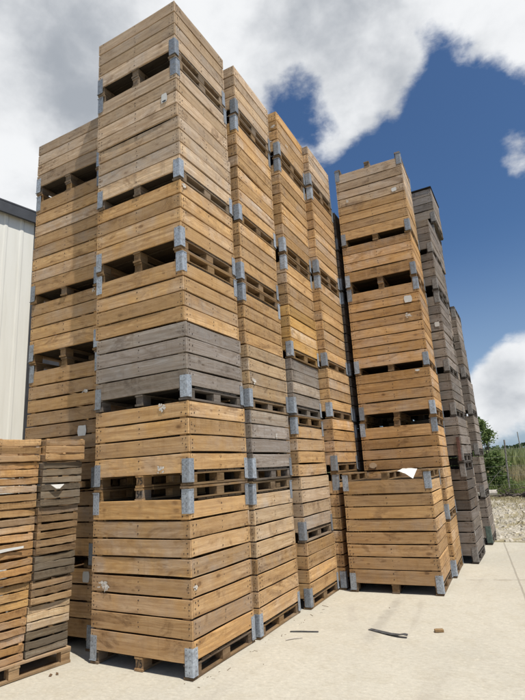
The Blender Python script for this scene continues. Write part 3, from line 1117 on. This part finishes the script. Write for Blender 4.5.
tag(curved_sheet('plastic_strap', [(.37, 1.40, .003), (.47, 1.427, .006), (.57, 1.455, .004), (.655, 1.478, .003)], .022, STRAP, 41, .006),
    'short straight dark strap lying on the concrete near the sunlit stacks', 'strap')
tag(curved_sheet('metal_strip', [(1.13, 1.715, .003), (1.25, 1.66, .006), (1.37, 1.605, .010), (1.46, 1.575, .018),
                                 (1.515, 1.568, .030), (1.55, 1.572, .024)], .055, STRAP, 42, .004),
    'dark metal strip with a slightly lifted end lying on the concrete', 'metal strip')
q = MB(43)
q.plank(-.042, .042, -.022, .022, .002, .026, n=3)
o = obj('wood_offcut', q.mesh('wood_offcut', WOOD), None, (1.80, 1.83, 0), (0, 0, .45), (.42, .29, .15))
tag(o, 'small tan offcut of wood lying right of the metal strip', 'wood scrap')
q = MB(44)
q.tube([(.44, 1.14, .008), (.50, 1.20, .01), (.575, 1.25, .007)], [.005, .006, .003], 6)
tag(obj('dry_twig', q.mesh('dry_twig', PALELOG)), 'thin pale twig on the concrete in front of the dark strap', 'twig')
for nm, px, py, lab in (('dry_leaf', -1.13, -.285, 'small dry brown leaf on the concrete beside the crate pallet'),
                        ('dry_leaf', -1.16, -.33, 'curled brown leaf nearer the viewer beside the crate pallet')):
    q = MB(45)
    q.hexa([(-.02, -.01, .002), (.02, -.008, .004), (.022, .012, .010), (-.018, .012, .004), (-.02, -.01, .006), (.02, -.008, .008),
            (.022, .012, .014), (-.018, .012, .008)])
    tag(obj(nm, q.mesh(nm, LEAFBROWN), None, (px, py, 0), (0, 0, px * 9)), lab, 'leaf', 'dry leaves on the concrete')
# white sheet of paper between the runners on top of the low stack
fr, fch, _ = BINS[('F', 2)]
zt = fr.location.z + H * fr.scale.z
q = MB(46)
n = 8
g = {}
for i in range(n + 1):
    for j in range(3):
        s_ = i / n
        x = 1.23 + .20 * s_ + .015 * j
        y = 3.262 + .10 * j
        z = zt - .012 - .105 * s_ ** 1.6 * (1 - .45 * j) + .016 * j + .006 * q.r.random()
        g[i, j] = (x, y, z)
for i in range(n):
    for j in range(2):
        a, bb, c_, d_ = (Vector(g[k_]) for k_ in ((i, j), (i + 1, j), (i + 1, j + 1), (i, j + 1)))
        u_ = Vector((0, 0, .002))
        q.hexa([a, bb, c_, d_, a + u_, bb + u_, c_ + u_, d_ + u_])
tag(obj('paper_sheet', q.mesh('paper_sheet', PAPER)), 'crumpled white sheet caught on top of the low two-bin stack', 'paper')
# white film poking out between crates
p = pal_corner - ax * .90 + nx * .0
zf = .1415 + 4 * CH
q = MB(47)
for i in range(6):
    t0, t1 = i / 6, (i + 1) / 6
    f = lambda t: p + ax * (.42 * t) + nx * (-.006 + .012 * math.sin(t * 7)) + Vector((0, 0, zf + .055 + .03 * t))
    a, bb = f(t0), f(t1)
    hgt = .018 + .02 * (1 - t0)
    q.hexa([a, bb, bb + nx * .004, a + nx * .004, a + Vector((0, 0, hgt)), bb + Vector((0, 0, hgt * .9)),
            bb + nx * .004 + Vector((0, 0, hgt * .9)), a + nx * .004 + Vector((0, 0, hgt))])
tag(obj('plastic_film', q.mesh('plastic_film', PAPER)), 'strip of white film poking out of the left crate column', 'plastic film')
p = pal_corner - ax * .21 + nx * .065 + Vector((0, 0, .1415 + 7 * CH - .012))
q = MB(48)
q.hexa([p - ax * .07, p + ax * .07, p + ax * .07 + nx * .01, p - ax * .07 + nx * .01,
        p - ax * .015 - Vector((0, 0, .04)), p + ax * .02 - Vector((0, 0, .04)), p + ax * .02 + nx * .02 - Vector((0, 0, .04)),
        p - ax * .015 + nx * .02 - Vector((0, 0, .04))])
tag(obj('torn_paper', q.mesh('torn_paper', PAPER)), 'small torn white paper corner hanging from the right crate column', 'paper')

q = MB(49)
for i in range(60):
    if q.r.random() < .45:
        u_ = q.r.random()
        x, y = .16 + u_ * .26 + abs(q.r.gauss(0, .07)), -.1 + u_ * 3.4
    else:
        x, y = q.r.uniform(-1.2, 5), q.r.uniform(-2.2, 7.6)
    s_ = q.r.uniform(.0025, .007)
    a = q.r.uniform(0, 3.14)
    ln = s_ * (q.r.uniform(1, 2) if q.r.random() < .8 else q.r.uniform(4, 8))
    dx, dy = math.cos(a) * ln, math.sin(a) * ln
    px, py = -math.sin(a) * s_ * .6, math.cos(a) * s_ * .6
    q.hexa([(x - dx - px, y - dy - py, .0005), (x + dx - px, y + dy - py, .0005), (x + dx + px, y + dy + py, .0005), (x - dx + px, y - dy + py, .0005),
            (x - dx - px, y - dy - py, s_ * .7), (x + dx - px, y + dy - py, s_ * .7), (x + dx + px, y + dy + py, s_ * .6), (x - dx + px, y - dy + py, s_ * .6)])
tag(obj('yard_grit', q.mesh('yard_grit', flat('grit', (.20, .16, .11), .95, 0, .5, 3))), 'grit and wood splinters strewn over the concrete yard', 'grit', None, 'stuff')

# ------------------------------------------------------------------ beyond the yard: stones, grass, logs, fence, shrubs
RG = random.Random(11)
q = MB(50)
STONE = flat('pale_stone', (0.42, 0.38, 0.31), 0.9, 0, 0.3, 4)
for i in range(1900):
    y = 7.9 + (RG.random() ** 1.6) * 9.5
    x = RG.uniform(-4, 9)
    if RG.random() < .35:
        x = RG.uniform(.8, 4.2)
    s_ = RG.uniform(.02, .075) * (1.25 if RG.random() < .12 else 1)
    rz = RG.uniform(0, 6.28)
    e = [RG.uniform(.6, 1.1) for _ in range(8)]
    P = []
    for kx, (a, bb, c_) in enumerate(((-1, -1, -.3), (1, -1, -.3), (1, 1, -.3), (-1, 1, -.3), (-.6, -.6, .8), (.6, -.6, .8), (.6, .6, .8), (-.6, .6, .8))):
        xx, yy = a * s_ * e[kx], bb * s_ * .75 * e[kx]
        P.append((x + xx * math.cos(rz) - yy * math.sin(rz), y + xx * math.sin(rz) + yy * math.cos(rz), c_ * s_ * .6 * e[kx] - .004))
    q.hexa(P)
tag(obj('gravel_stones', q.mesh('gravel_stones', STONE)), 'pale loose stones scattered beyond the concrete edge', 'stones', None, 'stuff')


def blades(name, n, xr, yr, hr, wr, material, label, seed, lean=.25, clump=0.0, base=-.02):
    q = MB(seed)
    r = q.r
    cl = [(r.uniform(*xr), r.uniform(*yr)) for _ in range(int(n / 40) + 1)]
    for i in range(n):
        if clump:
            cx_, cy_ = cl[i % len(cl)]
            x, y = cx_ + r.gauss(0, clump), cy_ + r.gauss(0, clump)
        else:
            x, y = r.uniform(*xr), r.uniform(*yr)
        h = r.uniform(*hr)
        wd = r.uniform(*wr)
        a = r.uniform(0, math.pi)
        dx, dy = math.cos(a) * wd / 2, math.sin(a) * wd / 2
        lx, ly = r.gauss(0, lean) * h, r.gauss(0, lean) * h
        c_ = q.rc()
        q.quad([(x - dx, y - dy, base), (x + dx, y + dy, base), (x + dx * .7 + lx * .4, y + dy * .7 + ly * .4, h * .6),
                (x + lx, y + ly, h), (x - dx * .7 + lx * .4, y - dy * .7 + ly * .4, h * .6)], 0, c_)
    o = obj(name, q.mesh(name, material, fix=False))
    return tag(o, label, 'grass', None, 'stuff')


blades('reed_field', 26000, (-26, 22), (33, 52), (1.7, 2.45), (.05, .14), REED, 'tall pale green reeds filling the field behind the fence', 51, .22)
blades('meadow_grass', 15000, (-22, 18), (24, 31), (.7, 1.35), (.02, .06), GRASSD, 'dry straw coloured grass between the fence and the reeds', 52, .2)
blades('verge_grass', 11000, (-18, 14), (21.3, 24), (.30, .68), (.02, .05), GRASSG, 'green grass growing along the wire fence', 53, .25)
blades('dry_verge', 4200, (-14, 12), (18.2, 19.6), (.05, .14), (.01, .03), GRASSD, 'short dry grass in front of the fence', 54, .5)
blades('gravel_weeds', 6500, (-6, 8), (9.6, 19.5), (.03, .14), (.008, .02), GRASSD, 'sparse dry weeds growing in the gravel', 55, .6, .22)

# logs and a heap of dead branches
q = MB(56)
q.tube([(-.3, 20.2, .15), (.2, 20.25, .16), (.75, 20.3, .17), (1.28, 20.35, .17)], [.13, .14, .15, .145], 12)
lg = obj('fallen_log', q.mesh('fallen_log', PALELOG, smooth=False))
tag(lg, 'pale bleached log lying at the edge of the gravel', 'log')
for i in range(11):
    q = MB(57 + i)
    x0, y0 = 1.15 + i * .22, 19.9 + RG.uniform(-.3, .6)
    a = RG.uniform(-.9, .9)
    L_ = RG.uniform(.5, 1.5)
    rr = RG.uniform(.035, .085)
    tilt = RG.uniform(0, .42)
    pts, rads = [], []
    for s_ in range(9):
        u_ = s_ / 8
        pts.append((x0 + L_ * u_ * math.cos(a) + RG.gauss(0, .035), y0 + L_ * u_ * math.sin(a) + RG.gauss(0, .035),
                    .06 + tilt * u_ + RG.gauss(0, .03)))
        rads.append(rr * (1 - .65 * u_) * RG.uniform(.8, 1.2))
    q.tube(pts, rads, 7)
    for s_ in (3, 5):
        p_ = Vector(pts[s_])
        q.tube([tuple(p_), tuple(p_ + Vector((RG.gauss(0, .15), RG.gauss(0, .15), .16))), tuple(p_ + Vector((RG.gauss(0, .3), RG.gauss(0, .3), .3)))], [rr * .5, rr * .35, rr * .12], 5)
    tag(obj('dead_branch', q.mesh('dead_branch', BARK)), 'dark dead branch in the heap right of the pale log', 'branch', 'dead branches heaped by the log')


def fence_post(x, y, h, label, lean=0.0, rad=.04):
    q = MB(int(x * 10) + 900)
    q.tube([(0, 0, -.1), (lean * .5, 0, h * .5), (lean, 0, h)], [rad, rad * .95, rad * .9], 8)
    return tag(obj('fence_post', q.mesh('fence_post', POSTM), None, (x, y, 0)), label, 'fence post', 'posts of the wire fence')


fence_post(1.694, 21.5, 2.40, 'tall weathered fence post behind the heap of branches', .14)
fence_post(5.2, 21.7, 2.1, 'weathered fence post to the right of the branch heap')
fence_post(-2.0, 21.4, 2.1, 'weathered fence post hidden behind the grey stacks')
q = MB(70)
for z in (.45, .85, 1.25, 1.65, 2.0):
    q.tube([(-2.0, 21.35, z), (-.1, 21.4, z - .03), (1.74, 21.43, z), (3.4, 21.5, z - .03), (5.2, 21.6, z)], [.0045] * 5, 5)
tag(obj('wire_fence', q.mesh('wire_fence', WIREM)), 'thin wires of the fence strung between the weathered posts', 'fence')
q = MB(71)
q.tube([(.70, 21.4, .25), (1.25, 21.45, .85), (1.78, 21.48, 1.35)], [.012, .011, .010], 7)
tag(obj('fence_brace', q.mesh('fence_brace', POSTM)), 'slanting brace leaning on the tall fence post', 'brace')


def shrub(name, x, y, h, wd, n, label, cat, seed, leaf=.11, material=None, group=None, stem=True):
    root = empty(name, (x, y, 0))
    q = MB(seed)
    r = q.r
    cents = []
    trunk = MB(seed + 1)
    nb = max(4, int(h * 2.2))
    for i in range(nb):
        a = r.uniform(0, 6.28)
        rad = wd * r.uniform(.15, .5)
        hz = h * r.uniform(.35, .95)
        tip = Vector((math.cos(a) * rad * (1.15 - hz / h * .6), math.sin(a) * rad * (1.15 - hz / h * .6), hz))
        mid = tip * .5 + Vector((r.uniform(-.1, .1), r.uniform(-.1, .1), .05)) * h * .3
        mid.x *= .55
        mid.y *= .55
        trunk.tube([(0, 0, -.05), tuple(mid * .5), tuple(mid), tuple(tip)], [.035 * h / 3, .03 * h / 3, .02 * h / 3, .006], 6)
        for _ in range(4):
            cents.append((tip + Vector((r.gauss(0, .14), r.gauss(0, .14), r.gauss(-.12, .16))) * wd * .55, wd * r.uniform(.10, .24)))
        cents.append((mid + Vector((r.gauss(0, .1), r.gauss(0, .1), 0)) * wd, wd * r.uniform(.10, .2)))
    for _ in range(7):
        a = r.uniform(0, 6.28)
        cents.append((Vector((math.cos(a) * wd * .4, math.sin(a) * wd * .4, h * r.uniform(.08, .4))), wd * r.uniform(.2, .34)))
    for i in range(n):
        c_, s_ = cents[r.randrange(len(cents))]
        p = c_ + Vector((r.gauss(0, 1), r.gauss(0, 1), r.gauss(0, .9))) * s_ * .62
        if p.z < .03:
            p.z = r.uniform(.03, .35)
        d = Vector((r.gauss(0, 1), r.gauss(0, 1), r.gauss(0, .6))).normalized()
        e = d.cross(Vector((r.gauss(0, 1), r.gauss(0, 1), r.gauss(0, 1)))).normalized()
        l_ = leaf * r.uniform(.6, 1.3)
        q.quad([p - d * l_ * .5, p + e * l_ * .24, p + d * l_ * .5, p - e * l_ * .24])
    obj('foliage', q.mesh('foliage', material or LEAF, fix=False), root)
    if stem:
        obj('stem', trunk.mesh('stem', BARK), root)
    return tag(root, label, cat, group)


shrub('leafy_shrub', 1.02, 22.7, 3.5, 1.1, 3000, 'tallest bright green shrub growing behind the short grey stack', 'shrub', 80, .15, group='shrubs behind the grey stacks')
shrub('leafy_shrub', 1.42, 22.3, 2.2, 1.0, 2300, 'lower leafy shrub between the tallest shrub and the fence post', 'shrub', 82, .13, group='shrubs behind the grey stacks')
shrub('leafy_shrub', -.6, 22.4, 3.3, 2.2, 5000, 'leafy shrub mostly hidden behind the grey bins', 'shrub', 84, .14, group='shrubs behind the grey stacks')

# far wood along the horizon, one uneven mass
q = MB(90)
for i in range(15000):
    t = q.r.random()
    x = -180 + 420 * t
    top_ = 6.6 + 1.2 * math.sin(x * .021) + .8 * math.sin(x * .09 + 1) + .5 * math.sin(x * .31)
    y = 250 + 14 * q.r.random() + 12 * math.sin(x * .013)
    z = top_ * (q.r.random() ** .7)
    s_ = q.r.uniform(.5, 1.3)
    d = Vector((q.r.gauss(0, 1), q.r.gauss(0, 1), q.r.gauss(0, .7))).normalized()
    e = d.cross(Vector((q.r.gauss(0, 1), q.r.gauss(0, 1), q.r.gauss(0, 1)))).normalized()
    p = Vector((x, y, z))
    q.quad([p - d * s_, p + e * s_ * .7, p + d * s_, p - e * s_ * .7])
tag(obj('far_wood', q.mesh('far_wood', FARLEAF, fix=False)), 'dark wood along the horizon beyond the field', 'trees', None, 'stuff')
q = MB(91)
q.tube([(0, 0, -.2), (0, 0, 4), (-.05, 0, 8.1)], [.15, .13, .11], 8)
tag(obj('utility_pole', q.mesh('utility_pole', POSTM), None, (-.05, 150, 0)), 'distant utility pole standing above the far wood', 'pole')
